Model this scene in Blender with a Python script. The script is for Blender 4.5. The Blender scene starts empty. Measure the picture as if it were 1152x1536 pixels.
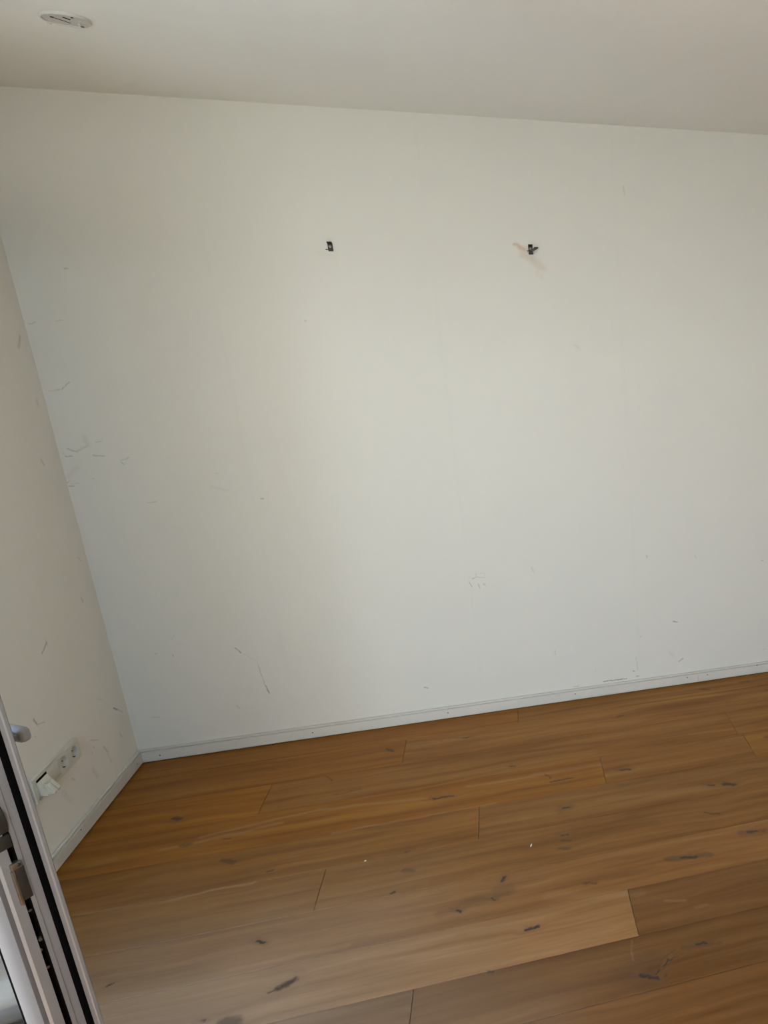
import bpy, bmesh, math, random
from mathutils import Vector, Matrix

sc = bpy.context.scene
COL = sc.collection

# ------------------------------------------------------------------ camera
cam_d = bpy.data.cameras.new('camera')
cam = bpy.data.objects.new('camera', cam_d)
COL.objects.link(cam)
RX, DN, FW = (0.9529, -0.3031, -0.0086), (-0.0957, -0.2738, -0.9570), (0.2877, 0.9128, -0.2899)
m = Matrix(((RX[0], -DN[0], -FW[0], 1.5659),
            (RX[1], -DN[1], -FW[1], -3.5116),
            (RX[2], -DN[2], -FW[2], 1.7423),
            (0, 0, 0, 1)))
cam.matrix_world = m
cam_d.sensor_fit = 'VERTICAL'
cam_d.sensor_height = 36.0
cam_d.sensor_width = 27.0
cam_d.lens = 1171.8 / 1536 * 36.0
cam_d.shift_x = (576 - 1125.46) / 1536
cam_d.shift_y = -(768 - 835.99) / 1536
cam_d.clip_start = 0.02
sc.camera = cam

# ------------------------------------------------------------------ exposure
sc.view_settings.view_transform = 'Standard'
sc.view_settings.look = 'None'
sc.view_settings.exposure = 0.31
sc.view_settings.gamma = 1.0
sc.view_settings.use_curve_mapping = False

# ------------------------------------------------------------------ sky outside
SKY = 14.0
w = bpy.data.worlds.new('sky'); sc.world = w; w.use_nodes = True
nt = w.node_tree; nt.nodes.clear()
wo = nt.nodes.new('ShaderNodeOutputWorld'); bg = nt.nodes.new('ShaderNodeBackground')
tc = nt.nodes.new('ShaderNodeTexCoord'); sx = nt.nodes.new('ShaderNodeSeparateXYZ')
rp = nt.nodes.new('ShaderNodeValToRGB')
nt.links.new(tc.outputs['Generated'], sx.inputs[0])
nt.links.new(sx.outputs['Z'], rp.inputs[0])
e = rp.color_ramp.elements
e[0].position = 0.0; e[0].color = (0.84, 0.87, 0.91, 1)
e[1].position = 1.0; e[1].color = (0.40, 0.58, 0.90, 1)
nt.links.new(rp.outputs[0], bg.inputs[0]); bg.inputs[1].default_value = SKY
nt.links.new(bg.outputs[0], wo.inputs[0])

# sun: lights the balcony and the lawn beyond and falls in through the open door onto the floor outside the frame
sun_d = bpy.data.lights.new('sun', 'SUN'); sun_d.energy = 33.0; sun_d.angle = math.radians(1.0); sun_d.color = (1.0, .93, .80)
sun = bpy.data.objects.new('sun', sun_d); COL.objects.link(sun)
sun.rotation_euler = Vector((.55, -.45, -.70)).to_track_quat('-Z', 'Y').to_euler()

# ------------------------------------------------------------------ daylight openings (sampling portals for the sky)
def portal(name, loc, sx_, sy_, rot):
    l = bpy.data.lights.new(name, 'AREA'); l.shape = 'RECTANGLE'; l.size = sx_; l.size_y = sy_
    l.cycles.is_portal = True
    o = bpy.data.objects.new(name, l); COL.objects.link(o); o.location = loc; o.rotation_euler = rot
    return o
R90 = math.pi / 2
OPY0, OPY1, OPZ = -1.50, -2.50, 2.20          # opening in the left wall (open leaf and its fixed neighbour)
portal('door_portal', (-0.28, (OPY0 + OPY1) / 2, OPZ / 2), OPZ, abs(OPY1 - OPY0), (0, -R90, 0))
WX0, WX1, WZ0, WZ1 = 0.25, 1.75, 1.15, 2.25    # added high window, unseen behind the camera, to brighten the left wall
portal('added_window_portal', ((WX0 + WX1) / 2, -4.88, (WZ0 + WZ1) / 2), WX1 - WX0, WZ1 - WZ0, (R90, 0, 0))
# ------------------------------------------------------------------ node helpers
def newmat(name):
    mt = bpy.data.materials.new(name); mt.use_nodes = True
    n = mt.node_tree; b = n.nodes['Principled BSDF']
    return mt, n, b
def N(n, t, **kw):
    x = n.nodes.new(t)
    for k, v in kw.items(): setattr(x, k, v)
    return x
def math_(n, op, a, b=None, clamp=False):
    x = N(n, 'ShaderNodeMath', operation=op, use_clamp=clamp)
    for i, v in enumerate((a, b)):
        if v is None: continue
        if isinstance(v, (int, float)): x.inputs[i].default_value = v
        else: n.links.new(v, x.inputs[i])
    return x.outputs[0]
def mixc(n, fac, a, b, mode='MIX'):
    x = N(n, 'ShaderNodeMix', data_type='RGBA', blend_type=mode)
    for i, v in ((0, fac), (6, a), (7, b)):
        if isinstance(v, (int, float)): x.inputs[i].default_value = v
        elif isinstance(v, tuple): x.inputs[i].default_value = (*v, 1) if len(v) == 3 else v
        else: n.links.new(v, x.inputs[i])
    return x.outputs[2]
def noise(n, vec, scale, detail=3, rough=0.5):
    x = N(n, 'ShaderNodeTexNoise'); x.inputs['Scale'].default_value = scale
    x.inputs['Detail'].default_value = detail; x.inputs['Roughness'].default_value = rough
    if vec is not None: n.links.new(vec, x.inputs['Vector'])
    return x
def warp(n, pos, scale, amt):
    t = noise(n, pos, scale, 2)
    s = N(n, 'ShaderNodeVectorMath', operation='SUBTRACT'); n.links.new(t.outputs['Color'], s.inputs[0]); s.inputs[1].default_value = (.5, .5, .5)
    k = N(n, 'ShaderNodeVectorMath', operation='SCALE'); n.links.new(s.outputs[0], k.inputs[0]); k.inputs[3].default_value = amt
    a = N(n, 'ShaderNodeVectorMath', operation='ADD'); n.links.new(pos, a.inputs[0]); n.links.new(k.outputs[0], a.inputs[1])
    return a.outputs[0]
def plane_pos(n, plane):
    """position on the surface, laid into x, y of a vector (z = 0)"""
    g = N(n, 'ShaderNodeNewGeometry'); s = N(n, 'ShaderNodeSeparateXYZ'); n.links.new(g.outputs['Position'], s.inputs[0])
    c = N(n, 'ShaderNodeCombineXYZ')
    a, b = {'xy': (0, 1), 'xz': (0, 2), 'yz': (1, 2)}[plane]
    n.links.new(s.outputs[a], c.inputs[0]); n.links.new(s.outputs[b], c.inputs[1])
    return c.outputs[0]
def strokes(n, pos, lst, soft=0.55):
    """soft elliptical marks of paint, dirt or wood at their places on a surface; returns a 0..1 mask"""
    out = None
    for (cx, cy, ang, hl, wd, s) in lst:
        if s <= 0: continue
        mp = N(n, 'ShaderNodeMapping', vector_type='TEXTURE')
        mp.inputs['Location'].default_value = (cx, cy, 0); mp.inputs['Rotation'].default_value = (0, 0, ang)
        if out is None: n.links.new(pos, mp.inputs[0])
        else:       # evaluate the marks one after another: keeps the shader's stack small
            ch = N(n, 'ShaderNodeVectorMath', operation='MULTIPLY_ADD'); n.links.new(out, ch.inputs[0]); ch.inputs[1].default_value = (1e-9, 1e-9, 1e-9)
            n.links.new(pos, ch.inputs[2]); n.links.new(ch.outputs[0], mp.inputs[0])
        ab = N(n, 'ShaderNodeVectorMath', operation='ABSOLUTE'); n.links.new(mp.outputs[0], ab.inputs[0])
        sb = N(n, 'ShaderNodeVectorMath', operation='SUBTRACT'); n.links.new(ab.outputs[0], sb.inputs[0]); sb.inputs[1].default_value = (hl, 0, 0)
        mx = N(n, 'ShaderNodeVectorMath', operation='MAXIMUM'); n.links.new(sb.outputs[0], mx.inputs[0]); mx.inputs[1].default_value = (0, 0, 0)
        ln = N(n, 'ShaderNodeVectorMath', operation='LENGTH'); n.links.new(mx.outputs[0], ln.inputs[0])
        mr = N(n, 'ShaderNodeMapRange', interpolation_type='SMOOTHSTEP')
        n.links.new(ln.outputs['Value'], mr.inputs[0])
        mr.inputs[1].default_value = wd * (1.0 + soft * .6); mr.inputs[2].default_value = wd * (1.0 - soft)
        mr.inputs[3].default_value = 0; mr.inputs[4].default_value = s
        v = mr.outputs[0]
        out = v if out is None else math_(n, 'MAXIMUM', out, v)
    return out
def bump(n, b, h, dist, strength=1.0):
    x = N(n, 'ShaderNodeBump'); x.inputs['Distance'].default_value = dist; x.inputs['Strength'].default_value = strength
    n.links.new(h, x.inputs['Height']); n.links.new(x.outputs[0], b.inputs['Normal'])
def simple(name, col, rough=.5, metal=0., spec=.5, var=.0, scale=40):
    mt, n, b = newmat(name)
    b.inputs['Roughness'].default_value = rough; b.inputs['Metallic'].default_value = metal
    b.inputs['Specular IOR Level'].default_value = spec
    g = N(n, 'ShaderNodeNewGeometry')
    t = noise(n, g.outputs['Position'], scale, 3)
    f = math_(n, 'MULTIPLY_ADD', t.outputs[0], var * 2); f.node.inputs[2].default_value = 1 - var
    c = N(n, 'ShaderNodeVectorMath', operation='SCALE'); c.inputs[0].default_value = col; n.links.new(f, c.inputs[3])
    n.links.new(c.outputs[0], b.inputs['Base Color'])
    return mt

# ------------------------------------------------------------------ mesh helpers
def link(name, me, mat, parent=None):
    o = bpy.data.objects.new(name, me); COL.objects.link(o)
    if mat: 
        if not me.materials: me.materials.append(mat)
    if parent: o.parent = parent
    return o
def from_bm(name, bm, mat, parent=None, smooth=False, loc=None, rot=None):
    bmesh.ops.recalc_face_normals(bm, faces=bm.faces[:])
    me = bpy.data.meshes.new(name); bm.to_mesh(me); bm.free()
    if smooth:
        for p in me.polygons: p.use_smooth = True
        try: me.set_sharp_from_angle(angle=math.radians(35))
        except Exception: pass
    o = link(name, me, mat, parent)
    if loc: o.location = loc
    if rot: o.rotation_euler = rot
    return o
def box(bm, x0, x1, y0, y1, z0, z1, bev=0., seg=2):
    vs = [bm.verts.new((x, y, z)) for x in (x0, x1) for y in (y0, y1) for z in (z0, z1)]
    fs = [(0,1,3,2), (4,6,7,5), (0,4,5,1), (2,3,7,6), (0,2,6,4), (1,5,7,3)]
    faces = [bm.faces.new([vs[i] for i in f]) for f in fs]
    if bev > 0:
        es = list({e for f in faces for e in f.edges})
        bmesh.ops.bevel(bm, geom=es, offset=bev, segments=seg, affect='EDGES', profile=.5)
    return faces
def prism(bm, pts, axis, a0, a1):
    """extrude a 2-D outline along an axis"""
    def P(u, v, a): return {'x': (a, u, v), 'y': (u, a, v), 'z': (u, v, a)}[axis]
    A = [bm.verts.new(P(u, v, a0)) for u, v in pts]; Bv = [bm.verts.new(P(u, v, a1)) for u, v in pts]
    n_ = len(pts)
    bm.faces.new(A); bm.faces.new(Bv[::-1])
    for i in range(n_): bm.faces.new((A[i], Bv[i], Bv[(i+1) % n_], A[(i+1) % n_]))
def lathe(bm, prof, axis='z', seg=32, c=(0, 0, 0)):
    """revolve (radius, height) pairs about an axis through c; open ends with radius 0 close"""
    rings = []
    for r, h in prof:
        ring = []
        if r < 1e-6:
            p = {'x': (h, 0, 0), 'y': (0, h, 0), 'z': (0, 0, h)}[axis]
            ring = [bm.verts.new(Vector(c) + Vector(p))]
        else:
            for i in range(seg):
                t = 2 * math.pi * i / seg; u, v = r * math.cos(t), r * math.sin(t)
                p = {'x': (h, u, v), 'y': (u, h, v), 'z': (u, v, h)}[axis]
                ring.append(bm.verts.new(Vector(c) + Vector(p)))
        rings.append(ring)
    for a, b in zip(rings, rings[1:]):
        if len(a) == 1 and len(b) == 1: continue
        for i in range(seg):
            j = (i + 1) % seg
            if len(a) == 1: bm.faces.new((a[0], b[i], b[j]))
            elif len(b) == 1: bm.faces.new((a[i], b[0], a[j]))
            else: bm.faces.new((a[i], b[i], b[j], a[j]))
def struct(o): o['kind'] = 'structure'; return o
def tag(o, label, cat, group=None):
    o['label'] = label; o['category'] = cat
    if group: o['group'] = group
    return o
def empty(name, loc, rz=0):
    o = bpy.data.objects.new(name, None); COL.objects.link(o); o.location = loc; o.rotation_euler = (0, 0, rz)
    o.empty_display_size = .05
    return o

# ------------------------------------------------------------------ where the marks are (metres on each surface)
BACK = [
    (0.162, 1.938, 0.010, 0.0058, 0.0030, 0.35),
    (0.038, 1.523, 0.130, 0.0218, 0.0020, 0.30),
    (0.073, 1.537, 0.701, 0.0177, 0.0020, 0.45),
    (0.023, 1.756, 0.336, 0.0100, 0.0020, 0.30),
    (0.104, 1.765, 0.104, 0.0101, 0.0020, 0.25),
    (0.016, 1.288, -0.940, 0.0080, 0.0020, 0.50),
    (0.029, 1.283, 0.089, 0.0084, 0.0020, 0.55),
    (0.044, 1.304, -0.493, 0.0146, 0.0030, 0.40),
    (0.076, 1.311, 0.450, 0.0205, 0.0040, 0.22),
    (0.092, 1.336, 1.738, 0.0165, 0.0080, 0.12),
    (0.120, 1.280, -0.135, 0.0164, 0.0030, 0.35),
    (0.129, 1.331, 0.198, 0.0100, 0.0020, 0.25),
    (0.025, 1.222, 0.770, 0.0237, 0.0080, 0.10),
    (0.187, 1.251, -1.113, 0.0102, 0.0020, 0.35),
    (0.203, 1.264, 0.363, 0.0123, 0.0020, 0.30),
    (-0.001, 1.183, 0.615, 0.0120, 0.0020, 0.50),
    (0.011, 1.171, 0.079, 0.0085, 0.0020, 0.55),
    (0.027, 1.180, 0.031, 0.0126, 0.0015, 0.30),
    (0.083, 1.194, 0.445, 0.0026, 0.0030, 0.20),
    (0.255, 1.092, 0.091, 0.0157, 0.0020, 0.30),
    (0.626, 1.077, -0.076, 0.0035, 0.0035, 0.45),
    (0.486, 1.188, -0.454, 0.0035, 0.0030, 0.15),
    (0.484, 1.129, -0.318, 0.0272, 0.0060, 0.08),
    (0.432, 0.446, -0.924, 0.0148, 0.0022, 0.75),
    (0.466, 0.411, -0.764, 0.0336, 0.0015, 0.16),
    (0.497, 0.328, -1.459, 0.0538, 0.0018, 0.35),
    (0.508, 0.255, -1.353, 0.0199, 0.0025, 0.70),
    (0.201, 0.458, -1.501, 0.0045, 0.0020, 0.50),
    (0.145, 0.472, 0.164, 0.0048, 0.0020, 0.30),
    (0.214, 0.533, 0.968, 0.0113, 0.0020, 0.20),
    (0.387, 0.192, -1.178, 0.0091, 0.0030, 0.25),
    (0.089, 0.194, -0.171, 0.0104, 0.0040, 0.18),
    (1.129, 0.165, -0.385, 0.0072, 0.0030, 0.60),
    (0.886, 1.756, -0.535, 0.0024, 0.0030, 0.25),
    (1.367, 0.662, 0.000, 0.0000, 0.0030, 0.18),
    (1.387, 0.660, 0.310, 0.0076, 0.0025, 0.40),
    (1.396, 0.671, -1.383, 0.0097, 0.0020, 0.25),
    (1.369, 0.630, -1.139, 0.0109, 0.0020, 0.50),
    (1.414, 0.660, -0.108, 0.0168, 0.0025, 0.22),
    (1.417, 0.678, 0.092, 0.0157, 0.0015, 0.20),
    (1.433, 0.670, -1.523, 0.0094, 0.0015, 0.20),
    (1.403, 0.620, -1.253, 0.0103, 0.0025, 0.35),
    (1.427, 0.624, -0.943, 0.0042, 0.0040, 0.25),
    (1.639, 0.672, -1.176, 0.0126, 0.0030, 0.22),
    (1.706, 0.255, -1.650, 0.0101, 0.0020, 0.40),
    (2.285, 0.337, -0.296, 0.0103, 0.0030, 0.75),
    (2.087, 0.144, -1.485, 0.0361, 0.0015, 0.40),
    (2.070, 0.106, -0.621, 0.0039, 0.0030, 0.60),
    (2.087, 0.076, -0.152, 0.0050, 0.0030, 0.60),
    (2.305, 0.130, 0.503, 0.0118, 0.0030, 0.50),
    (2.259, 0.169, -0.900, 0.0154, 0.0060, 0.10),
    (1.886, 0.133, -1.508, 0.0124, 0.0015, 0.20),
    (1.976, 0.072, -0.029, 0.0566, 0.0028, 0.80),
    (1.788, 0.068, -0.018, 0.0126, 0.0020, 0.50),
    (2.162, 0.681, -1.383, 0.0068, 0.0030, 0.35),
    (2.395, 0.661, -1.156, 0.0077, 0.0020, 0.30),
    (2.733, 0.604, -0.101, 0.0035, 0.0030, 0.40),
    (2.112, 0.281, -0.134, 0.0033, 0.0020, 0.30),
    (2.742, 0.126, 0.356, 0.0077, 0.0030, 0.20),
    (2.141, 2.260, -1.444, 0.0151, 0.0040, 0.18),
    (1.905, 1.643, -0.614, 0.0098, 0.0060, 0.10),
    (2.035, 2.624, 0.000, 0.0000, 0.0030, 0.00),
]
STAIN = [
    (1.710, 2.034, -0.406, 0.0245, 0.0090, 0.65),
    (1.743, 1.992, -0.495, 0.0314, 0.0160, 0.28),
    (1.772, 1.967, -0.722, 0.0230, 0.0180, 0.25),
    (1.775, 1.936, -1.162, 0.0168, 0.0120, 0.15),
    (1.003, 1.996, -0.286, 0.0160, 0.0200, 0.08),
]
LEFT = [
    (-0.398, 0.698, -1.422, 0.0134, 0.0025, 0.20),
    (-0.418, 0.689, 0.485, 0.0239, 0.0030, 0.55),
    (-0.063, 1.695, -2.223, 0.0207, 0.0060, 0.30),
    (-0.122, 1.282, -1.124, 0.0101, 0.0060, 0.28),
    (-0.053, 1.485, -1.606, 0.0093, 0.0080, 0.15),
    (-0.109, 0.756, -1.141, 0.0087, 0.0040, 0.30),
    (-0.054, 0.902, -0.826, 0.0146, 0.0030, 0.25),
    (-0.085, 0.291, -0.630, 0.0159, 0.0030, 0.80),
    (-0.055, 0.268, -0.710, 0.0220, 0.0020, 0.40),
    (-0.578, 0.488, -1.171, 0.0120, 0.0040, 0.60),
    (-0.551, 0.470, -0.289, 0.0231, 0.0020, 0.35),
    (-0.601, 0.447, -1.025, 0.0043, 0.0030, 0.25),
    (-0.286, 0.261, -0.462, 0.0307, 0.0015, 0.45),
    (-0.299, 0.237, -1.502, 0.0044, 0.0020, 0.60),
    (-0.316, 0.226, -1.312, 0.0034, 0.0020, 0.35),
    (-0.226, 0.189, -1.034, 0.0202, 0.0040, 0.30),
    (-0.215, 0.148, -1.388, 0.0199, 0.0060, 0.15),
    (-0.535, 0.176, -1.047, 0.0244, 0.0120, 0.10),
    (-0.471, 0.207, -0.807, 0.0090, 0.0040, 0.25),
    (-0.095, 0.180, -1.185, 0.0103, 0.0040, 0.25),
    (-0.538, 0.184, 0.307, 0.0088, 0.0030, 0.25),
    (-0.334, 0.149, -1.232, 0.0191, 0.0100, 0.12),
    (-0.391, 0.339, -1.800, 0.0674, 0.0000, 0.00),
    (-0.172, 0.375, -0.556, 0.0246, 0.0015, 0.20),
]
KNOTS = [
    (0.284, -0.499, -0.624, 0.0135, 0.0110, 0.80),
    (0.744, -1.280, -0.721, 0.0131, 0.0060, 0.95),
    (0.388, -1.327, 0.554, 0.0089, 0.0035, 0.90),
    (0.852, -1.477, 0.442, 0.0181, 0.0120, 0.85),
    (0.827, -1.488, 0.538, 0.0133, 0.0070, 0.60),
    (0.740, -1.566, -0.316, 0.0167, 0.0180, 0.60),
    (0.673, -1.542, -0.316, 0.0035, 0.0050, 0.80),
    (1.092, -1.176, 0.488, 0.0042, 0.0050, 0.85),
    (1.297, -1.331, -0.747, 0.0069, 0.0060, 0.85),
    (1.399, -1.307, -0.837, 0.0090, 0.0050, 0.85),
    (1.430, -1.220, 1.174, 0.0112, 0.0060, 0.90),
    (1.290, -1.315, 0.138, 0.0491, 0.0200, 0.22),
    (1.379, -1.291, 0.216, 0.0618, 0.0300, 0.25),
    (1.508, -1.473, 0.154, 0.0178, 0.0075, 0.95),
    (1.392, -1.610, -0.172, 0.0081, 0.0050, 0.60),
    (1.811, -1.764, -0.524, 0.0224, 0.0070, 0.90),
    (1.854, -1.742, 0.787, 0.0306, 0.0030, 0.90),
    (1.897, -1.718, 0.324, 0.0266, 0.0025, 0.75),
    (1.873, -1.704, 0.543, 0.0260, 0.0040, 0.35),
    (1.834, -1.778, -1.259, 0.0057, 0.0040, 0.85),
    (1.804, -1.712, 0.291, 0.0210, 0.0400, 0.22),
    (1.773, -1.751, -0.642, 0.0361, 0.0400, 0.18),
    (1.854, -1.775, 0.973, 0.0048, 0.0050, 0.50),
    (1.978, -1.693, -0.099, 0.0118, 0.0060, 0.85),
    (1.978, -1.699, -0.127, 0.0538, 0.0080, 0.30),
    (2.032, -1.306, -0.180, 0.0249, 0.0100, 0.85),
    (2.032, -1.304, -0.154, 0.0737, 0.0140, 0.35),
    (2.279, -1.241, -0.206, 0.0167, 0.0090, 0.85),
    (2.278, -1.240, -0.183, 0.0419, 0.0120, 0.30),
    (1.696, -1.330, -0.318, 0.0173, 0.0070, 0.50),
    (1.660, -0.886, -0.320, 0.0100, 0.0060, 0.90),
    (1.642, -1.050, -0.138, 0.0104, 0.0060, 0.60),
    (1.645, -1.082, -0.186, 0.0138, 0.0070, 0.45),
    (1.634, -1.124, -0.227, 0.0193, 0.0090, 0.45),
    (1.217, -0.667, -0.077, 0.0363, 0.0060, 0.85),
    (1.168, -0.667, -0.237, 0.0261, 0.0030, 0.50),
    (1.659, -0.689, 0.025, 0.0416, 0.0045, 0.75),
    (1.610, -0.646, -1.033, 0.0183, 0.0060, 0.45),
    (1.915, -0.696, -0.190, 0.0188, 0.0070, 0.75),
    (2.216, -0.914, -0.321, 0.0078, 0.0070, 0.70),
    (2.285, -0.930, -0.446, 0.0186, 0.0110, 0.80),
    (2.172, -1.091, -0.462, 0.0289, 0.0060, 0.50),
    (1.287, -0.217, -0.062, 0.0111, 0.0070, 0.70),
    (0.981, -0.226, -0.744, 0.0198, 0.0060, 0.65),
    (1.479, -0.522, -0.322, 0.0083, 0.0060, 0.60),
    (0.540, -0.834, -0.484, 0.0208, 0.0120, 0.50),
    (0.689, -0.935, -0.038, 0.0060, 0.0060, 0.60),
    (1.131, -1.079, -0.319, 0.0145, 0.0120, 0.35),
    (1.116, -0.971, 0.020, 0.0053, 0.0050, 0.60),
    (0.500, -0.693, -0.320, 0.0095, 0.0060, 0.50),
    (0.774, -0.387, -1.024, 0.0258, 0.0050, 0.45),
    (0.859, -0.510, 0.097, 0.0443, 0.0050, 0.35),
    (0.370, -0.687, -0.179, 0.0130, 0.0090, 0.50),
    (1.960, -0.236, 0.191, 0.0129, 0.0060, 0.60),
    (2.399, -0.097, -0.325, 0.0231, 0.0070, 0.55),
    (2.609, -0.077, -0.139, 0.0204, 0.0060, 0.50),
    (2.687, -0.201, -0.325, 0.0066, 0.0060, 0.50),
    (1.655, -0.891, 0.334, 0.0240, 0.0160, 0.22),
    (2.545, -0.629, -0.323, 0.0029, 0.0120, 0.40),
    (2.164, -0.826, -0.098, 0.3025, 0.0120, 0.12),
    (2.053, -1.766, -0.055, 0.0804, 0.0080, 0.20),
]
PALE = [
    (0.384, -0.684, 0.131, 0.0882, 0.0060, 0.50),
    (0.565, -0.664, 0.082, 0.0935, 0.0060, 0.50),
    (0.527, -0.637, 0.135, 0.1239, 0.0050, 0.50),
    (0.715, -0.612, 0.135, 0.0654, 0.0050, 0.50),
    (0.849, -0.611, -0.172, 0.0713, 0.0060, 0.45),
    (1.037, -0.632, -0.082, 0.1187, 0.0060, 0.40),
    (0.277, -0.982, -0.040, 0.1160, 0.0050, 0.30),
    (0.521, -0.986, 0.011, 0.1278, 0.0040, 0.55),
    (1.009, -0.777, -0.013, 0.1561, 0.0050, 0.40),
    (1.283, -0.772, 0.023, 0.1177, 0.0050, 0.30),
    (1.427, -0.624, -0.040, 0.1266, 0.0060, 0.40),
    (1.687, -0.620, -0.039, 0.1326, 0.0080, 0.35),
    (0.834, -1.371, -0.018, 0.1543, 0.0060, 0.30),
    (1.787, -1.654, -1.687, 0.0384, 0.0020, 0.30),
    (1.212, -1.435, 0.062, 0.0730, 0.0060, 0.25),
    (1.948, -1.496, -0.224, 0.0313, 0.0040, 0.50),
    (1.992, -0.896, -0.103, 0.2053, 0.0100, 0.20),
    (1.182, -0.223, 0.131, 0.1088, 0.0080, 0.25),
    (0.127, -0.709, 0.172, 0.0361, 0.0120, 0.25),
    (0.334, -0.864, 0.327, 0.0531, 0.0120, 0.12),
    (1.702, -1.388, -0.267, 0.1473, 0.0120, 0.20),
    (0.569, -1.392, -0.072, 0.1862, 0.0200, 0.18),
    (2.018, -1.542, -0.041, 0.0159, 0.0040, 0.30),
]

SEAMS = [0.595, 1.365, 2.10, 2.85]      # butt joints of the wallpaper, 75 cm apart

# ------------------------------------------------------------------ materials
def plaster(name, col, plane, marks=None, stain=None, seams=False, rough=.85):
    mt, n, b = newmat(name)
    b.inputs['Roughness'].default_value = rough; b.inputs['Specular IOR Level'].default_value = .25
    pos = plane_pos(n, plane)
    big = noise(n, pos, 1.3, 3, .5); fine = noise(n, pos, 260, 2, .6); mid = noise(n, pos, 14, 2, .6)
    f = math_(n, 'MULTIPLY_ADD', big.outputs[0], .05); f.node.inputs[2].default_value = .975
    f2 = math_(n, 'MULTIPLY_ADD', mid.outputs[0], .02); f2.node.inputs[2].default_value = .99
    f = math_(n, 'MULTIPLY', f, f2)
    c = N(n, 'ShaderNodeVectorMath', operation='SCALE'); c.inputs[0].default_value = col; n.links.new(f, c.inputs[3])
    colr = c.outputs[0]
    h = math_(n, 'MULTIPLY', fine.outputs[0], .18)
    h = math_(n, 'ADD', h, math_(n, 'MULTIPLY', big.outputs[0], 2.5))
    if seams:
        s = N(n, 'ShaderNodeSeparateXYZ'); n.links.new(pos, s.inputs[0])
        sm = None
        for x in SEAMS:
            d = math_(n, 'ABSOLUTE', math_(n, 'SUBTRACT', s.outputs[0], x))
            mr = N(n, 'ShaderNodeMapRange', interpolation_type='SMOOTHSTEP'); n.links.new(d, mr.inputs[0])
            mr.inputs[1].default_value = .012; mr.inputs[2].default_value = 0
            sm = mr.outputs[0] if sm is None else math_(n, 'MAXIMUM', sm, mr.outputs[0])
        brk = noise(n, pos, 3.2, 2); br = math_(n, 'SUBTRACT', brk.outputs[0], .32, True)
        sm = math_(n, 'MULTIPLY', sm, br)
        colr = mixc(n, math_(n, 'MULTIPLY', sm, .30), colr, (.60, .57, .48))
        h = math_(n, 'SUBTRACT', h, math_(n, 'MULTIPLY', sm, .5))
    if stain:
        st = math_(n, 'MULTIPLY', strokes(n, warp(n, pos, 26, .035), stain, .95), 1.0)
        colr = mixc(n, st, colr, (.58, .38, .19))
    if marks:
        wp = warp(n, pos, 70, .010)
        mk = strokes(n, wp, [(a, b_, c_, h_, w_ * 1.15, s_ * .9) for (a, b_, c_, h_, w_, s_) in marks], .95)
        bk = noise(n, pos, 220, 3); bb = math_(n, 'MULTIPLY_ADD', bk.outputs[0], 1.2); bb.node.inputs[2].default_value = .35; bb.node.use_clamp = True
        mk = math_(n, 'MULTIPLY', mk, bb)
        colr = mixc(n, mk, colr, (.14, .125, .10))
    n.links.new(colr, b.inputs['Base Color'])
    bump(n, b, h, .0008, .6)
    return mt

def near(lst, u0, u1, v0, v1, pad=.012):
    out = []
    for t in lst:
        e_ = t[3] + t[4] * 1.6
        ex, ey = abs(math.cos(t[2])) * e_ + t[4] * 1.6 + pad, abs(math.sin(t[2])) * e_ + t[4] * 1.6 + pad
        if t[5] > 0 and t[0] + ex > u0 and t[0] - ex < u1 and t[1] + ey > v0 and t[1] - ey < v1: out.append(t)
    return out
def celled(bm, plane, cu, cv, matf):
    """cut a wall's faces along a coarse grid so each cell's paint carries only the marks that lie in it"""
    iu, iv = {'xz': (0, 2), 'yz': (1, 2)}[plane]
    for i, cuts in ((iu, cu), (iv, cv)):
        for c in cuts:
            co = [0, 0, 0]; no = [0, 0, 0]; co[i] = c; no[i] = 1
            bmesh.ops.bisect_plane(bm, geom=bm.verts[:] + bm.edges[:] + bm.faces[:], plane_co=co, plane_no=no)
    U = [-99] + sorted(cu) + [99]; V = [-99] + sorted(cv) + [99]; mats = []; ids = {}
    for f in bm.faces:
        c = f.calc_center_median()
        a = max(k for k in range(len(U)) if c[iu] >= U[k]); b_ = max(k for k in range(len(V)) if c[iv] >= V[k])
        if (a, b_) not in ids: ids[(a, b_)] = len(mats); mats.append(matf(U[a], U[a + 1], V[b_], V[b_ + 1]))
        f.material_index = ids[(a, b_)]
    return mats
_bare = {}
def back_mat(u0, u1, v0, v1):
    mk, st = near(BACK, u0, u1, v0, v1), near(STAIN, u0, u1, v0, v1, .03)
    if not mk and not st:
        if 'b' not in _bare: _bare['b'] = plaster('painted_wallpaper', (.755, .730, .635), 'xz', None, None, True)
        return _bare['b']
    return plaster('painted_wallpaper', (.755, .730, .635), 'xz', mk, st, True)
def left_mat(u0, u1, v0, v1):
    mk = near(LEFT, u0, u1, v0, v1)
    if not mk:
        if 'l' not in _bare: _bare['l'] = plaster('painted_plaster', (.87, .835, .74), 'yz')
        return _bare['l']
    return plaster('painted_plaster', (.87, .835, .74), 'yz', mk)
M_WALL = plaster('plain_plaster', (.78, .76, .71), 'xz')
M_CEIL = plaster('ceiling_paint', (.935, .92, .85), 'xy')
M_BB = simple('baseboard_lacquer', (.68, .65, .56), .45, var=.02)
M_PLASTIC = simple('aged_white_plastic', (.66, .64, .53), .35, var=.02)
M_PLASTIC2 = simple('cream_plastic', (.74, .71, .58), .40, var=.02)
M_HOLE = simple('dark_hole', (.006, .005, .004), 1.0, spec=.0)
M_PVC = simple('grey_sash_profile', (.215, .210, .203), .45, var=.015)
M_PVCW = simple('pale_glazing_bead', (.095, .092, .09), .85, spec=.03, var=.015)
M_SHELL = simple('grey_outer_shell', (.07, .07, .07), .5)
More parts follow.
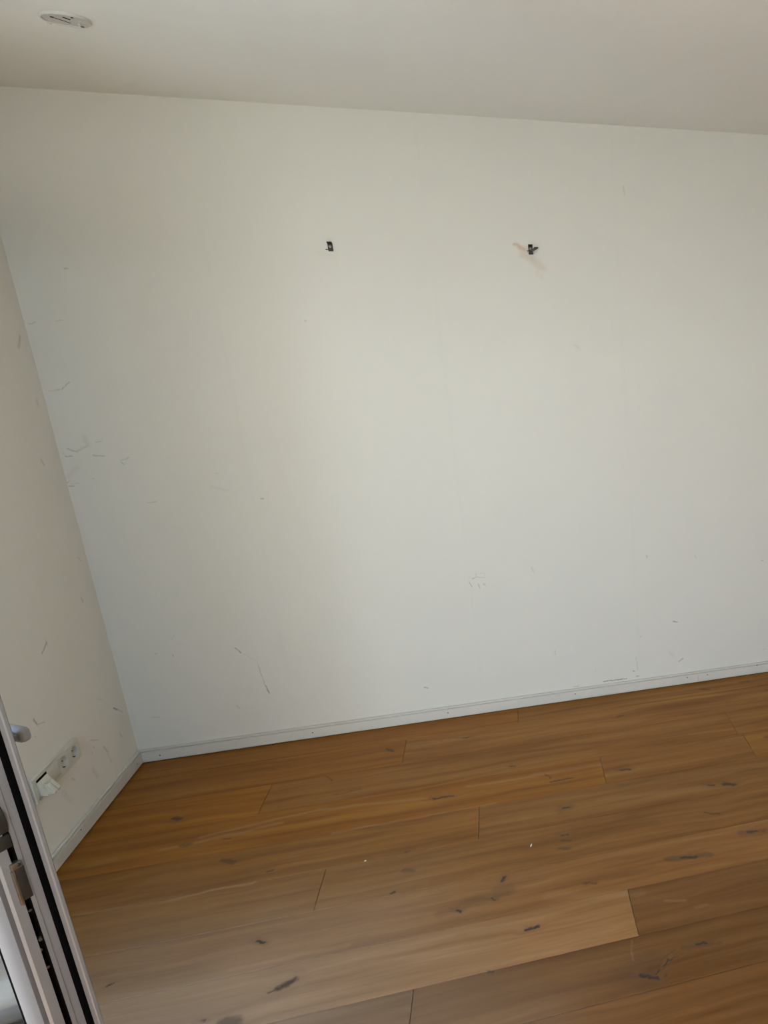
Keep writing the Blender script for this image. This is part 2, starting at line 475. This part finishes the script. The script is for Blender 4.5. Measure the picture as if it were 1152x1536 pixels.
M_RUB = simple('black_rubber', (.003, .003, .003), 1.0, spec=.0)
M_STEEL = simple('zinc_plated_steel', (.34, .32, .28), .38, 1.0, var=.12, scale=120)
M_DSTEEL = simple('tarnished_steel', (.06, .057, .048), .6, .8, var=.2, scale=160)
M_HANDLE = simple('satin_handle', (.27, .265, .26), .6)
M_DET = simple('ceiling_plate_plastic', (.62, .60, .54), .6, var=.04)
M_NAIL = simple('nail_head', (.015, .013, .012), .9)
M_CHIP = simple('white_crumb', (.85, .83, .78), .8)
M_CONC = simple('balcony_concrete', (.50, .46, .39), .9, var=.1, scale=6)
M_SUB = simple('screed', (.05, .04, .03), .9)
M_GRASS = simple('pale_paving', (.36, .35, .31), .95, var=.2, scale=.6)
# glass of the door: clear, slightly blue
M_GLASS, n, b = newmat('pane_glass')
tr = N(n, 'ShaderNodeBsdfTransparent'); tr.inputs[0].default_value = (.66, .76, .86, 1)
gl = N(n, 'ShaderNodeBsdfGlossy'); gl.inputs['Roughness'].default_value = .03; gl.inputs[0].default_value = (.9, .95, 1, 1)
ms_ = N(n, 'ShaderNodeMixShader'); ms_.inputs[0].default_value = .02
n.links.new(tr.outputs[0], ms_.inputs[1]); n.links.new(gl.outputs[0], ms_.inputs[2]); n.links.new(ms_.outputs[0], n.nodes['Material Output'].inputs[0])

def wood(KNOTS, PALE):
    mt, n, b = newmat('oiled_oak')
    pos = plane_pos(n, 'xy')
    oi = N(n, 'ShaderNodeObjectInfo')
    wp = warp(n, pos, 45, .022)
    zero = math_(n, 'MULTIPLY', 0.0, 0.0)
    kn = strokes(n, wp, KNOTS, .75) or zero
    # halo of the knots bends the grain round them
    halo = strokes(n, pos, [(a, b_, c, h_ + .012, w_ * 2.6, min(1, s)) for (a, b_, c, h_, w_, s) in KNOTS if s > .55], .95) or zero
    pl = strokes(n, warp(n, pos, 7, .035), [(a, b_, c, h_, w_ * 1.7, s * .75) for (a, b_, c, h_, w_, s) in PALE], .95) or zero
    s = N(n, 'ShaderNodeSeparateXYZ'); n.links.new(pos, s.inputs[0])
    lw = noise(n, pos, 2.2, 2); lw2 = noise(n, pos, 7, 2)
    yy = math_(n, 'ADD', s.outputs[1], math_(n, 'MULTIPLY', lw.outputs[0], .045))
    yy = math_(n, 'ADD', yy, math_(n, 'MULTIPLY', lw2.outputs[0], .007))
    yy = math_(n, 'ADD', yy, math_(n, 'MULTIPLY', halo, .018))
    cb = N(n, 'ShaderNodeCombineXYZ')
    n.links.new(math_(n, 'MULTIPLY', s.outputs[0], .9), cb.inputs[0]); n.links.new(math_(n, 'MULTIPLY', yy, 14), cb.inputs[1])
    n.links.new(math_(n, 'MULTIPLY', oi.outputs['Alpha'], 37), cb.inputs[2])
    g1 = noise(n, cb.outputs[0], 1.6, 4, .55); g1.inputs['Distortion'].default_value = .35
    cb2 = N(n, 'ShaderNodeCombineXYZ')
    n.links.new(math_(n, 'MULTIPLY', s.outputs[0], 5), cb2.inputs[0]); n.links.new(math_(n, 'MULTIPLY', yy, 150), cb2.inputs[1])
    n.links.new(math_(n, 'MULTIPLY', oi.outputs['Alpha'], 91), cb2.inputs[2])
    g2 = noise(n, cb2.outputs[0], 1.4, 3, .6)
    cb3 = N(n, 'ShaderNodeCombineXYZ')
    n.links.new(math_(n, 'MULTIPLY', s.outputs[0], 22), cb3.inputs[0]); n.links.new(math_(n, 'MULTIPLY', s.outputs[1], 420), cb3.inputs[1])
    g3 = noise(n, cb3.outputs[0], 1.0, 2, .6)
    r1 = N(n, 'ShaderNodeValToRGB'); n.links.new(g1.outputs[0], r1.inputs[0])
    e = r1.color_ramp.elements
    e[0].position = .30; e[0].color = (.190, .075, .014, 1)
    e[1].position = .72; e[1].color = (.325, .158, .043, 1)
    k = e.new(.5); k.color = (.253, .111, .025, 1)
    col = r1.outputs[0]
    v = math_(n, 'MULTIPLY_ADD', g2.outputs[0], .24); v.node.inputs[2].default_value = .88
    v3 = math_(n, 'MULTIPLY_ADD', g3.outputs[0], .16); v3.node.inputs[2].default_value = .92
    v = math_(n, 'MULTIPLY', v, v3)
    mt_ = noise(n, cb.outputs[0], 3.5, 3, .6); v4 = math_(n, 'MULTIPLY_ADD', mt_.outputs[0], .30); v4.node.inputs[2].default_value = .85
    v = math_(n, 'MULTIPLY', v, v4)
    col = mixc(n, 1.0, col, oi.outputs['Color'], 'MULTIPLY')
    sc_ = N(n, 'ShaderNodeVectorMath', operation='SCALE'); n.links.new(col, sc_.inputs[0]); n.links.new(v, sc_.inputs[3]); col = sc_.outputs[0]
    # boards near the balcony door blend to a greyer brown
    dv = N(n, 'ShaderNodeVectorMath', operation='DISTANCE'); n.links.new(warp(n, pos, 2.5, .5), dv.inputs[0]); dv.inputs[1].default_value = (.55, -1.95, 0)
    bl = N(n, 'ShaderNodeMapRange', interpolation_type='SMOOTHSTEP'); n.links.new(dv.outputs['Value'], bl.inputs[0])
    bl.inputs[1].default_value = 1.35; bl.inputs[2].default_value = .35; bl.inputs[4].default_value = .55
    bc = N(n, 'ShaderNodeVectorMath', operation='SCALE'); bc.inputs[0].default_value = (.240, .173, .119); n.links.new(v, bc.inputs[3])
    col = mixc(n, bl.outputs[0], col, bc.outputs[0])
    col = mixc(n, math_(n, 'MULTIPLY', pl, .75), col, (.46, .29, .15))
    col = mixc(n, math_(n, 'MULTIPLY', halo, .22), col, (.13, .08, .045))
    col = mixc(n, kn, col, (.035, .024, .020))
    n.links.new(col, b.inputs['Base Color'])
    rr = math_(n, 'MULTIPLY_ADD', g2.outputs[0], .16); rr.node.inputs[2].default_value = .40
    n.links.new(rr, b.inputs['Roughness']); b.inputs['Specular IOR Level'].default_value = .22
    h = math_(n, 'MULTIPLY', g2.outputs[0], .5)
    bump(n, b, h, .0006, .5)
    return mt

# ------------------------------------------------------------------ room shell
RW, RD, RH = 5.4, -4.6, 2.5
T = .28
bm = bmesh.new(); box(bm, -T, RW + T, 0, T, -.2, RH + .2); 
ms = celled(bm, 'xz', [.12, .3, .5, .8, 1.28, 1.5, 1.9, 2.15], [.12, .3, .5, .9, 1.2, 1.35, 1.9, 2.15], back_mat)
o = struct(from_bm('wall_back', bm, None)); [o.data.materials.append(x) for x in ms]
bm = bmesh.new()
box(bm, -T, 0, OPY0, 0, -.2, RH + .2); box(bm, -T, 0, RD, OPY1, -.2, RH + .2); box(bm, -T, 0, OPY1, OPY0, OPZ, RH + .2); box(bm, -T, 0, OPY1, OPY0, -.2, -.02)

ms = celled(bm, 'yz', [-.75, -.45, -.2], [.25, .45, .9, 1.4], left_mat)
o = struct(from_bm('wall_left', bm, None)); [o.data.materials.append(x) for x in ms]
bm = bmesh.new(); box(bm, RW, RW + T, RD, 0, -.2, RH + .2); struct(from_bm('wall_right', bm, M_WALL))
bm = bmesh.new()
box(bm, -T, WX0, RD - T, RD, -.2, RH + .2); box(bm, WX1, RW + T, RD - T, RD, -.2, RH + .2)
box(bm, WX0, WX1, RD - T, RD, WZ1, RH + .2); box(bm, WX0, WX1, RD - T, RD, -.2, WZ0)
struct(from_bm('wall_front', bm, M_WALL))
bm = bmesh.new(); box(bm, 0, RW, RD, 0, RH, RH + .2); struct(from_bm('ceiling', bm, M_CEIL))

# floor: screed with every plank a part of its own
fl_bm = bmesh.new(); box(fl_bm, 0, RW, RD, 0, -.2, -.014)
floor = struct(from_bm('floor', fl_bm, M_SUB))
rng = random.Random(5)
EDGE = [0.0, -.148] + [-.148 - .2079 * k for k in range(1, 22)]
EDGE = [max(y, RD) for y in EDGE if y > RD - .2079]
# joints seen in the photograph, row by row from the back wall
JO = {0: [1.512, 3.71], 1: [1.04, 3.24], 2: [.565, 2.43, 4.6], 3: [1.826, 2.449, 4.65], 4: [1.35, 3.55], 5: [.866, 3.06],
      6: [3.3], 7: [1.81, 4.01], 8: [1.19, 3.39], 9: [.55, 2.75]}
# tone of each plank: colour multiplier
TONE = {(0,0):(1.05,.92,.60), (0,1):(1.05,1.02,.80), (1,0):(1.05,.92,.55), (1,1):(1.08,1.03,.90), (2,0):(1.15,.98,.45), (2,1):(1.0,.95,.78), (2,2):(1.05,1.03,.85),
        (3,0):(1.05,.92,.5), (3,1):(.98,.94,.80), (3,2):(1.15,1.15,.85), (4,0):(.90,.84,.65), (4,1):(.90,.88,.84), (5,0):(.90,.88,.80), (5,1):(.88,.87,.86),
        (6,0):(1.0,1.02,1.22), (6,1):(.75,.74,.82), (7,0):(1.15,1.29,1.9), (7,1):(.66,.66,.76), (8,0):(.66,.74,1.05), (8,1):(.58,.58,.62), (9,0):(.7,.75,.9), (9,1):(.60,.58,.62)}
for r in range(len(EDGE) - 1):
    y1, y0 = EDGE[r], EDGE[r + 1]
    if r in JO: js = JO[r]
    else:
        s0 = rng.uniform(.4, 2.0); js = [s0, s0 + 2.2]
    xs = [0.0] + [j for j in js if j < RW - .1] + [RW]
    for i in range(len(xs) - 1):
        g = .0008
        bm = bmesh.new()
        x0, x1 = xs[i] + (g * .5 if i else .004), xs[i + 1] - g * .5
        ya, yb = y0 + g, y1 - (g if r else .004)
        c = .0016
        # 14 mm board with a fine chamfer along its top edges
        lo = [(x0, ya), (x1, ya), (x1, yb), (x0, yb)]
        hi = [(x0 + c * .5, ya + c), (x1 - c * .5, ya + c), (x1 - c * .5, yb - c), (x0 + c * .5, yb - c)]
        A = [bm.verts.new((*p, -.014)) for p in lo]; Bv = [bm.verts.new((*p, -c)) for p in lo]; Cv = [bm.verts.new((*p, 0)) for p in hi]
        bm.faces.new(A[::-1]); bm.faces.new(Cv)
        for u, v in ((A, Bv), (Bv, Cv)):
            for q in range(4): bm.faces.new((u[q], u[(q+1) % 4], v[(q+1) % 4], v[q]))
        kk, pp = near(KNOTS, x0, x1, y0, y1, .004), near(PALE, x0, x1, y0, y1, .004)
        if kk or pp or 'w' not in _bare:
            mw = wood(kk, pp)
            if not (kk or pp): _bare['w'] = mw
        else: mw = _bare['w']
        o = from_bm('plank', bm, mw, floor)
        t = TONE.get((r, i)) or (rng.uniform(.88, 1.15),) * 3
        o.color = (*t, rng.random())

# baseboards: rounded top lip, shadow gap below, nail heads
BBP = [(.0028, .0600), (.0100, .0600), (.0118, .0588), (.0120, .0540), (.0112, .0532), (.0060, .0528), (.0060, .0496), (.0130, .0490), (.0140, .0480), (.0140, .0075), (.0028, .0075)]
def board(parent, axis, a0, a1, nails, sgn):
    bm = bmesh.new()
    if axis == 'x': prism(bm, [(-d, z) for d, z in BBP], 'x', a0, a1)
    else: prism(bm, [(d, z) for d, z in BBP], 'y', a0, a1)
    o = from_bm('board', bm, M_BB, parent)
    for (a, z) in nails:
        nb = bmesh.new()
        c = (a, -.0139, z) if axis == 'x' else (.0139, a, z)
        s = -1 if axis == 'x' else 1
        lathe(nb, [(0, s * .0006), (.0023, s * .0005), (.0027, 0), (.0027, -s * .002)], 'y' if axis == 'x' else 'x', 10, c)
        from_bm('nail', nb, M_NAIL, o)
    return o
bb = struct(empty('baseboard_back', (0, 0, 0)))
board(bb, 'x', 0.0, 2.3872, [(.0765, .027), (.649, .030), (1.207, .032), (1.781, .0345), (2.332, .037)], -1)
board(bb, 'x', 2.3885, RW, [(2.4355, .0365), (2.70, .048), (3.0, .035), (3.6, .035)], -1)
bl = struct(empty('baseboard_left', (0, 0, 0)))
board(bl, 'y', OPY0 + .06, -.0142, [(-.5385, .041), (-.0643, .0275), (-1.1, .03)], 1)

# ------------------------------------------------------------------ outside the opening
bm = bmesh.new(); box(bm, -1.9, -T, -5.2, .8, -.22, -.05); struct(from_bm('balcony_slab', bm, M_CONC))
bm = bmesh.new(); box(bm, -.62, -T, -5.2, .8, 2.40, 2.62); struct(from_bm('added_soffit', bm, M_CONC))  # added overhang out of view, blocks high sky light at the opening
bm = bmesh.new(); box(bm, -60, 60, -60, 60, -3.4, -3.2); struct(from_bm('ground', bm, M_GRASS))

# fixed frame and mullion in the opening
bm = bmesh.new()
fx0, fx1 = -.10, -.03
box(bm, fx0, fx1, OPY0 - .05, OPY0, -.02, OPZ, .003); box(bm, fx0, fx1, OPY1, OPY1 + .05, -.02, OPZ, .003)
box(bm, fx0, fx1, OPY1 + .05, OPY0 - .05, OPZ - .06, OPZ, .003); 
box(bm, fx0, fx1, OPY1 + .05, OPY0 - .05, -.02, .015, .002)
struct(from_bm('trim_1', bm, M_PVC))

# ------------------------------------------------------------------ open balcony door leaf
HX, HY = .0, -1.556
door = empty('door_1', (HX, HY, 0), math.atan2(-.55, .835)); struct(door)
door['label'] = 'open white balcony door leaf with its lock edge at the left'
L, Z0, Z1 = .748, .03, 2.12
# lock stile profile (x along the leaf, y through its thickness)
def chan(l): return [(l - .074, .0), (l - .004, .0), (l, .004), (l, .020), (l - .013, .020), (l - .013, .031), (l, .031), (l, .038),
                     (l - .0015, .039), (l - .0015, .0525), (l - .004, .0525), (l - .004, .061), (l + .018, .061), (l + .020, .063), (l + .020, .068), (l + .018, .070), (l - .074, .070)]
bm = bmesh.new(); prism(bm, chan(L), 'z', Z0, Z1)
from_bm('stile', bm, M_PVC, door)
bm = bmesh.new(); prism(bm, [(.0, .0), (.074, .0), (.074, .070), (.0, .070)], 'z', Z0, Z1); from_bm('stile', bm, M_PVC, door)
bm = bmesh.new(); box(bm, .074, L - .074, 0, .070, Z0, Z0 + .09, .002); from_bm('rail', bm, M_PVC, door)
bm = bmesh.new(); box(bm, .074, L - .074, 0, .070, Z1 - .08, Z1, .002); from_bm('rail', bm, M_PVC, door)
bm = bmesh.new(); box(bm, .074, L - .074, .022, .048, Z0 + .09, Z1 - .08); g_ = from_bm('pane', bm, M_GLASS, door)
# glazing bead standing proud of the outer face, and its gasket against the glass
bead = [(L - .066, -.002), (L - .052, -.010), (L - .020, -.010), (L - .008, -.006), (L - .004, .0), (L - .004, .001), (L - .066, .001)]
bm = bmesh.new(); prism(bm, bead, 'z', Z0, Z1); from_bm('glazing_bead', bm, M_PVCW, door, True)['label'] = 'bright white rounded bead along the glass'
bm = bmesh.new(); box(bm, L - .082, L - .074, .0, .0225, Z0 + .09, Z1 - .08, .001); from_bm('gasket', bm, M_RUB, door)
bm = bmesh.new(); prism(bm, [(L - .004, .0527), (L + .001, .0527), (L + .004, .055), (L + .006, .061), (L - .004, .061)], 'z', Z0, Z1)
from_bm('gasket', bm, M_RUB, door)['label'] = 'black rubber seal under the overlapping lip'
bm = bmesh.new(); prism(bm, [(L - .0128, .0202), (L - .0118, .0202), (L - .0118, .0298), (L - .0010, .0298), (L - .0010, .0308), (L - .0128, .0308)], 'z', Z0, Z1); from_bm('groove_shade_strip', bm, M_HOLE, door)['label'] = 'dark metal strip in the hardware groove, its black lining painted as shade'  # black lining also climbs the groove wall to paint in its shade
# lock parts in the groove
bm = bmesh.new(); box(bm, L - .011, L + .003, .004, .0290, .835, .862, .002)
lk = from_bm('lock_case', bm, M_DSTEEL, door, True)
bm = bmesh.new()
prism(bm, [(L - .010, .866), (L + .003, .866), (L + .007, .885), (L + .006, .905), (L + .001, .916), (L - .010, .916)], 'y', .012, .030)
bmesh.ops.bevel(bm, geom=bm.edges[:], offset=.0015, segments=2, affect='EDGES')
from_bm('latch', bm, M_DSTEEL, door, True)
bm = bmesh.new(); prism(bm, [(L - .010, .868), (L + .004, .868), (L + .006, .905), (L - .010, .912)], 'y', .004, .009)
bmesh.ops.bevel(bm, geom=bm.edges[:], offset=.001, segments=1, affect='EDGES')
from_bm('latch', bm, M_STEEL, door, True)
bm = bmesh.new(); box(bm, L - .008, L + .004, .0135, .0190, .716, .789, .001); from_bm('strike_plate', bm, M_STEEL, door, True)['label'] = 'pale metal strip of the bolt'
bm = bmesh.new(); box(bm, L - .008, L + .003, .0195, .0345, .722, .790, .0015); bk = from_bm('bolt_case', bm, M_DSTEEL, door, True)
bm = bmesh.new(); box(bm, L - .008, L + .005, .0150, .0320, .790, .803, .0015)
from_bm('bolt_cap', bm, M_STEEL, bk, True)
bm = bmesh.new(); lathe(bm, [(0, .0065), (.0025, .0062), (.0035, .005), (.0035, -.004)], 'x', 14, (L, .0265, .797)); from_bm('rivet', bm, M_DSTEEL, bk, True)
for z, yy, rr in ((.693, .0285, .003), (.626, .0300, .0048), (.604, .0250, .003), (.562, .0270, .003)):
    bm = bmesh.new(); lathe(bm, [(0, -.0065), (rr * .45, -.0065), (rr * .5, -.0045), (rr * .9, -.0045), (rr, -.0055), (rr, -.012)], 'x', 16, (L, yy - .002, z))
    from_bm('screw', bm, M_STEEL, door, True)
# handle on the room side
bm = bmesh.new(); box(bm, L - .052, L - .020, .070, .079, .945, 1.095, .003); hd = from_bm('handle', bm, M_HANDLE, door, True)
bm = bmesh.new(); lathe(bm, [(.010, .076), (.010, .108)], 'y', 20, (L - .036, 0, 1.015)); from_bm('neck', bm, M_HANDLE, hd, True)
bm = bmesh.new(); box(bm, L - .165, L - .020, .098, .120, 1.000, 1.030, .0095, 4); from_bm('lever', bm, M_HANDLE, hd, True)

# ------------------------------------------------------------------ socket strip on the left wall
sk = empty('socket_strip', (0, -.551, .300)); tag(sk, 'yellowed white socket strip low on the left wall, its left unit broken out', 'socket')
def rrect(w_, h_, r, k=5):
    pts = []
    for cx, cy, a in ((w_ - r, h_ - r, 0), (-w_ + r, h_ - r, 90), (-w_ + r, -h_ + r, 180), (w_ - r, -h_ + r, 270)):
        for q in range(k + 1):
            t = math.radians(a + 90 * q / k); pts.append((cx + r * math.cos(t), cy + r * math.sin(t)))
    return pts
bm = bmesh.new()
o1, o2 = rrect(.1465, .0405, .006), rrect(.1450, .0390, .006)
o3 = rrect(.1350, .0278, .002)
rings = [[bm.verts.new((x, u, v)) for u, v in pts] for x, pts in ((.0004, o1), (.0098, o1), (.0120, o2), (.0120, o3), (.0012, o3))]
bm.faces.new(rings[0]); bm.faces.new(rings[-1])
for a, c in zip(rings, rings[1:]):
    for i in range(len(a)): bm.faces.new((a[i], a[(i+1) % len(a)], c[(i+1) % len(a)], c[i]))
from_bm('frame', bm, M_PLASTIC, sk, True)
def socket(y):
    bm = bmesh.new(); SEG = 40
    # square face pierced by a round well
    sq = []
    for i in range(SEG):
        t = 2 * math.pi * i / SEG; c, s = math.cos(t), math.sin(t); k = min(.0352 / max(abs(c), 1e-6), .0276 / max(abs(s), 1e-6)); sq.append((k * c, k * s))
    def ring(x, pts): return [bm.verts.new((x, y + u, v)) for u, v in pts]
    circ = lambda r: [(r * math.cos(2 * math.pi * i / SEG), r * math.sin(2 * math.pi * i / SEG)) for i in range(SEG)]
    R_ = [ring(.0015, sq), ring(.0126, sq), ring(.0128, circ(.0215)), ring(.0120, circ(.0203)), ring(.0016, circ(.0192))]
    for a, c in zip(R_, R_[1:]):
        for i in range(SEG): bm.faces.new((a[i], a[(i+1) % SEG], c[(i+1) % SEG], c[i]))
    bm.faces.new(R_[-1]); 
    s = from_bm('socket_insert', bm, M_PLASTIC, sk, True)
    for dy in (-.0095, .0095):
        hb = bmesh.new(); lathe(hb, [(0, .0026), (.0026, .0026), (.0026, .0018)], 'x', 12, (0, y + dy, 0)); from_bm('pin_hole', hb, M_HOLE, s)
    for sg in (-1, 1):
        hb = bmesh.new(); z_ = sg * .0175; box(hb, .0018, .0112, y - .0022, y + .0022, min(z_, z_ + sg * .0028), max(z_, z_ + sg * .0028), .0005, 1)
        from_bm('earth_clip', hb, M_DSTEEL if sg < 0 else M_STEEL, s)
socket(.1065); socket(.0355)
bm = bmesh.new(); box(bm, .0015, .0127, -.0355 - .0353, -.0355 + .0353, -.0276, .0276, .0005); from_bm('blank_plate', bm, M_PLASTIC, sk, True)
# last unit: cover hangs out of the frame, dark slot above, two hooded jacks
bm = bmesh.new(); box(bm, .0020, .0126, -.134, -.072, .0195, .0275); from_bm('open_slot', bm, M_HOLE, sk)
cv = bmesh.new(); prism(cv, [(.002, .018), (.013, .019), (.032, -.027), (.030, -.033), (.010, -.027), (.002, -.027)], 'y', -.134, -.072)
bmesh.ops.bevel(cv, geom=cv.edges[:], offset=.001, segments=1, affect='EDGES')
cov = from_bm('data_outlet', cv, M_PLASTIC2, sk); cov['label'] = 'cream data outlet hanging tilted out of the frame'
for q, yy in enumerate((-.112, -.091)):
    bm = bmesh.new(); prism(bm, [(.020, .004), (.030, .002), (.046, -.028), (.044, -.034), (.030, -.036)], 'y', yy - .008, yy + .008)
    bmesh.ops.bevel(bm, geom=bm.edges[:], offset=.0008, segments=1, affect='EDGES')
    j = from_bm('jack', bm, M_PLASTIC2, cov)
    bm = bmesh.new(); prism(bm, [(.0305, -.0363), (.0435, -.0343), (.0435, -.0350), (.0305, -.0370)], 'y', yy - .006, yy + .006); from_bm('jack_opening', bm, M_HOLE, sk)
bm = bmesh.new(); box(bm, .006, .0105, -.156, -.1475, -.046, .038, .001); from_bm('lit_edge_strip', bm, M_PLASTIC2, sk)  # added paler strip, stands in for the frame's lit end face

# ------------------------------------------------------------------ round plate on the ceiling
dp = empty('ceiling_plate', (.602, -.775, RH)); tag(dp, 'round white plastic mounting plate with slots, screwed to the ceiling', 'mounting plate')
bm = bmesh.new(); lathe(bm, [(0, -.0045), (.047, -.0045), (.0480, -.0070), (.0500, -.0078), (.0520, -.0060), (.0530, -.0002)], 'z', 56)
from_bm('base', bm, M_DET, dp, True)
for (x, y, a, hl, hw, nm) in ((.006, -.012, 63, .010, .0022, 'slot'), (-.012, .005, 58, .024, .0012, 'slot')):
    bm = bmesh.new(); box(bm, -hl, hl, -hw, hw, -.0054, -.0040, .0006, 1); from_bm(nm, bm, M_HOLE if hw > .002 else M_DSTEEL, dp, loc=(x, y, 0), rot=(0, 0, math.radians(a)))
for (x, y, a) in ((-.017, -.034, 40), (.024, .026, 50)):
    bm = bmesh.new(); box(bm, -.008, .008, -.005, .005, -.0095, -.004, .001, 1); cl = from_bm('clip', bm, M_DET, dp, loc=(x, y, 0), rot=(0, 0, math.radians(a)))
    bm = bmesh.new(); lathe(bm, [(0, -.0115), (.003, -.0112), (.0046, -.0098), (.0046, -.006)], 'z', 14, (.001, .001, 0)); from_bm('screw', bm, M_DSTEEL, cl, True)
bm = bmesh.new(); box(bm, -.004, .004, -.0035, .0035, -.0085, -.0005, .001, 1); from_bm('tab', bm, M_DET, dp, loc=(-.047, .030, 0))
bm = bmesh.new(); lathe(bm, [(0, -.0054), (.003, -.0054), (.003, -.004)], 'z', 12, (.022, -.022, 0)); from_bm('screw_hole', bm, M_HOLE, dp)

# ------------------------------------------------------------------ two hanging brackets on the back wall
def bracket(x, z, label, wing):
    t = empty('wall_bracket', (x, 0, z)); tag(t, label, 'bracket', 'metal brackets left on the back wall')
    bm = bmesh.new(); prism(bm, [(-.0005, -.016), (-.0030, -.016), (-.0030, .010), (-.018, .015), (-.018, .0175), (-.0005, .0125)], 'x', -.0085, .0085)
    bmesh.ops.bevel(bm, geom=bm.edges[:], offset=.0005, segments=1, affect='EDGES'); from_bm('plate', bm, M_DSTEEL, t)
    bm = bmesh.new(); lathe(bm, [(0, -.0085), (.003, -.0082), (.0052, -.0062), (.0055, -.0030)], 'y', 16, (0, 0, .001)); s = from_bm('screw', bm, M_STEEL, t, True)
    bm = bmesh.new(); box(bm, -.0038, .0038, -.0089, -.0078, .0004, .0017); from_bm('screw_slot', bm, M_HOLE, s)
    if wing:
        bm = bmesh.new(); prism(bm, [(.006, -.010), (.030, .003), (.030, .008), (.016, .008), (.006, -.002)], 'y', -.012, -.003)
        bmesh.ops.bevel(bm, geom=bm.edges[:], offset=.0008, segments=1, affect='EDGES'); from_bm('tongue', bm, M_DSTEEL, t)
        bm = bmesh.new(); box(bm, -.014, -.008, -.010, -.0005, -.008, -.005, .0006, 1); from_bm('pin', bm, M_DSTEEL, t)
        bm = bmesh.new(); box(bm, -.009, .009, -.016, -.0005, -.021, -.013, .001, 1); from_bm('foot', bm, M_DSTEEL, t)
    else:
        bm = bmesh.new(); box(bm, -.017, .010, -.0065, -.0035, -.0115, -.0085, .0006, 1); from_bm('pin', bm, M_DSTEEL, t)
bracket(1.013, 2.024, 'small dark metal bracket with a pin to its left, over clean paint', False)
bracket(1.748, 2.028, 'small dark metal bracket with a tongue to its right, beside a rust-brown stain', True)

# ------------------------------------------------------------------ crumbs lying on the floor
def crumb(x, y, r, lab, ln=1.0, a=0):
    bm = bmesh.new(); bmesh.ops.create_icosphere(bm, subdivisions=1, radius=r)
    rg = random.Random(int(x * 1000))
    for v in bm.verts: v.co *= rg.uniform(.7, 1.2); v.co.x *= ln; v.co.z *= .45
    zmin = min(v.co.z for v in bm.verts)
    for v in bm.verts: v.co.z -= zmin
    o = from_bm('paint_chip', bm, M_CHIP, loc=(x, y, 0.0002), rot=(0, 0, a)); tag(o, lab, 'debris', 'white chips on the floor')
crumb(.9856, -.9816, .0042, 'tiny round white paint chip on the oak floor, nearer the left wall')
crumb(1.525, -1.073, .0028, 'thin white sliver of paint on the oak floor, farther from the left wall', 3.2, 1.3)
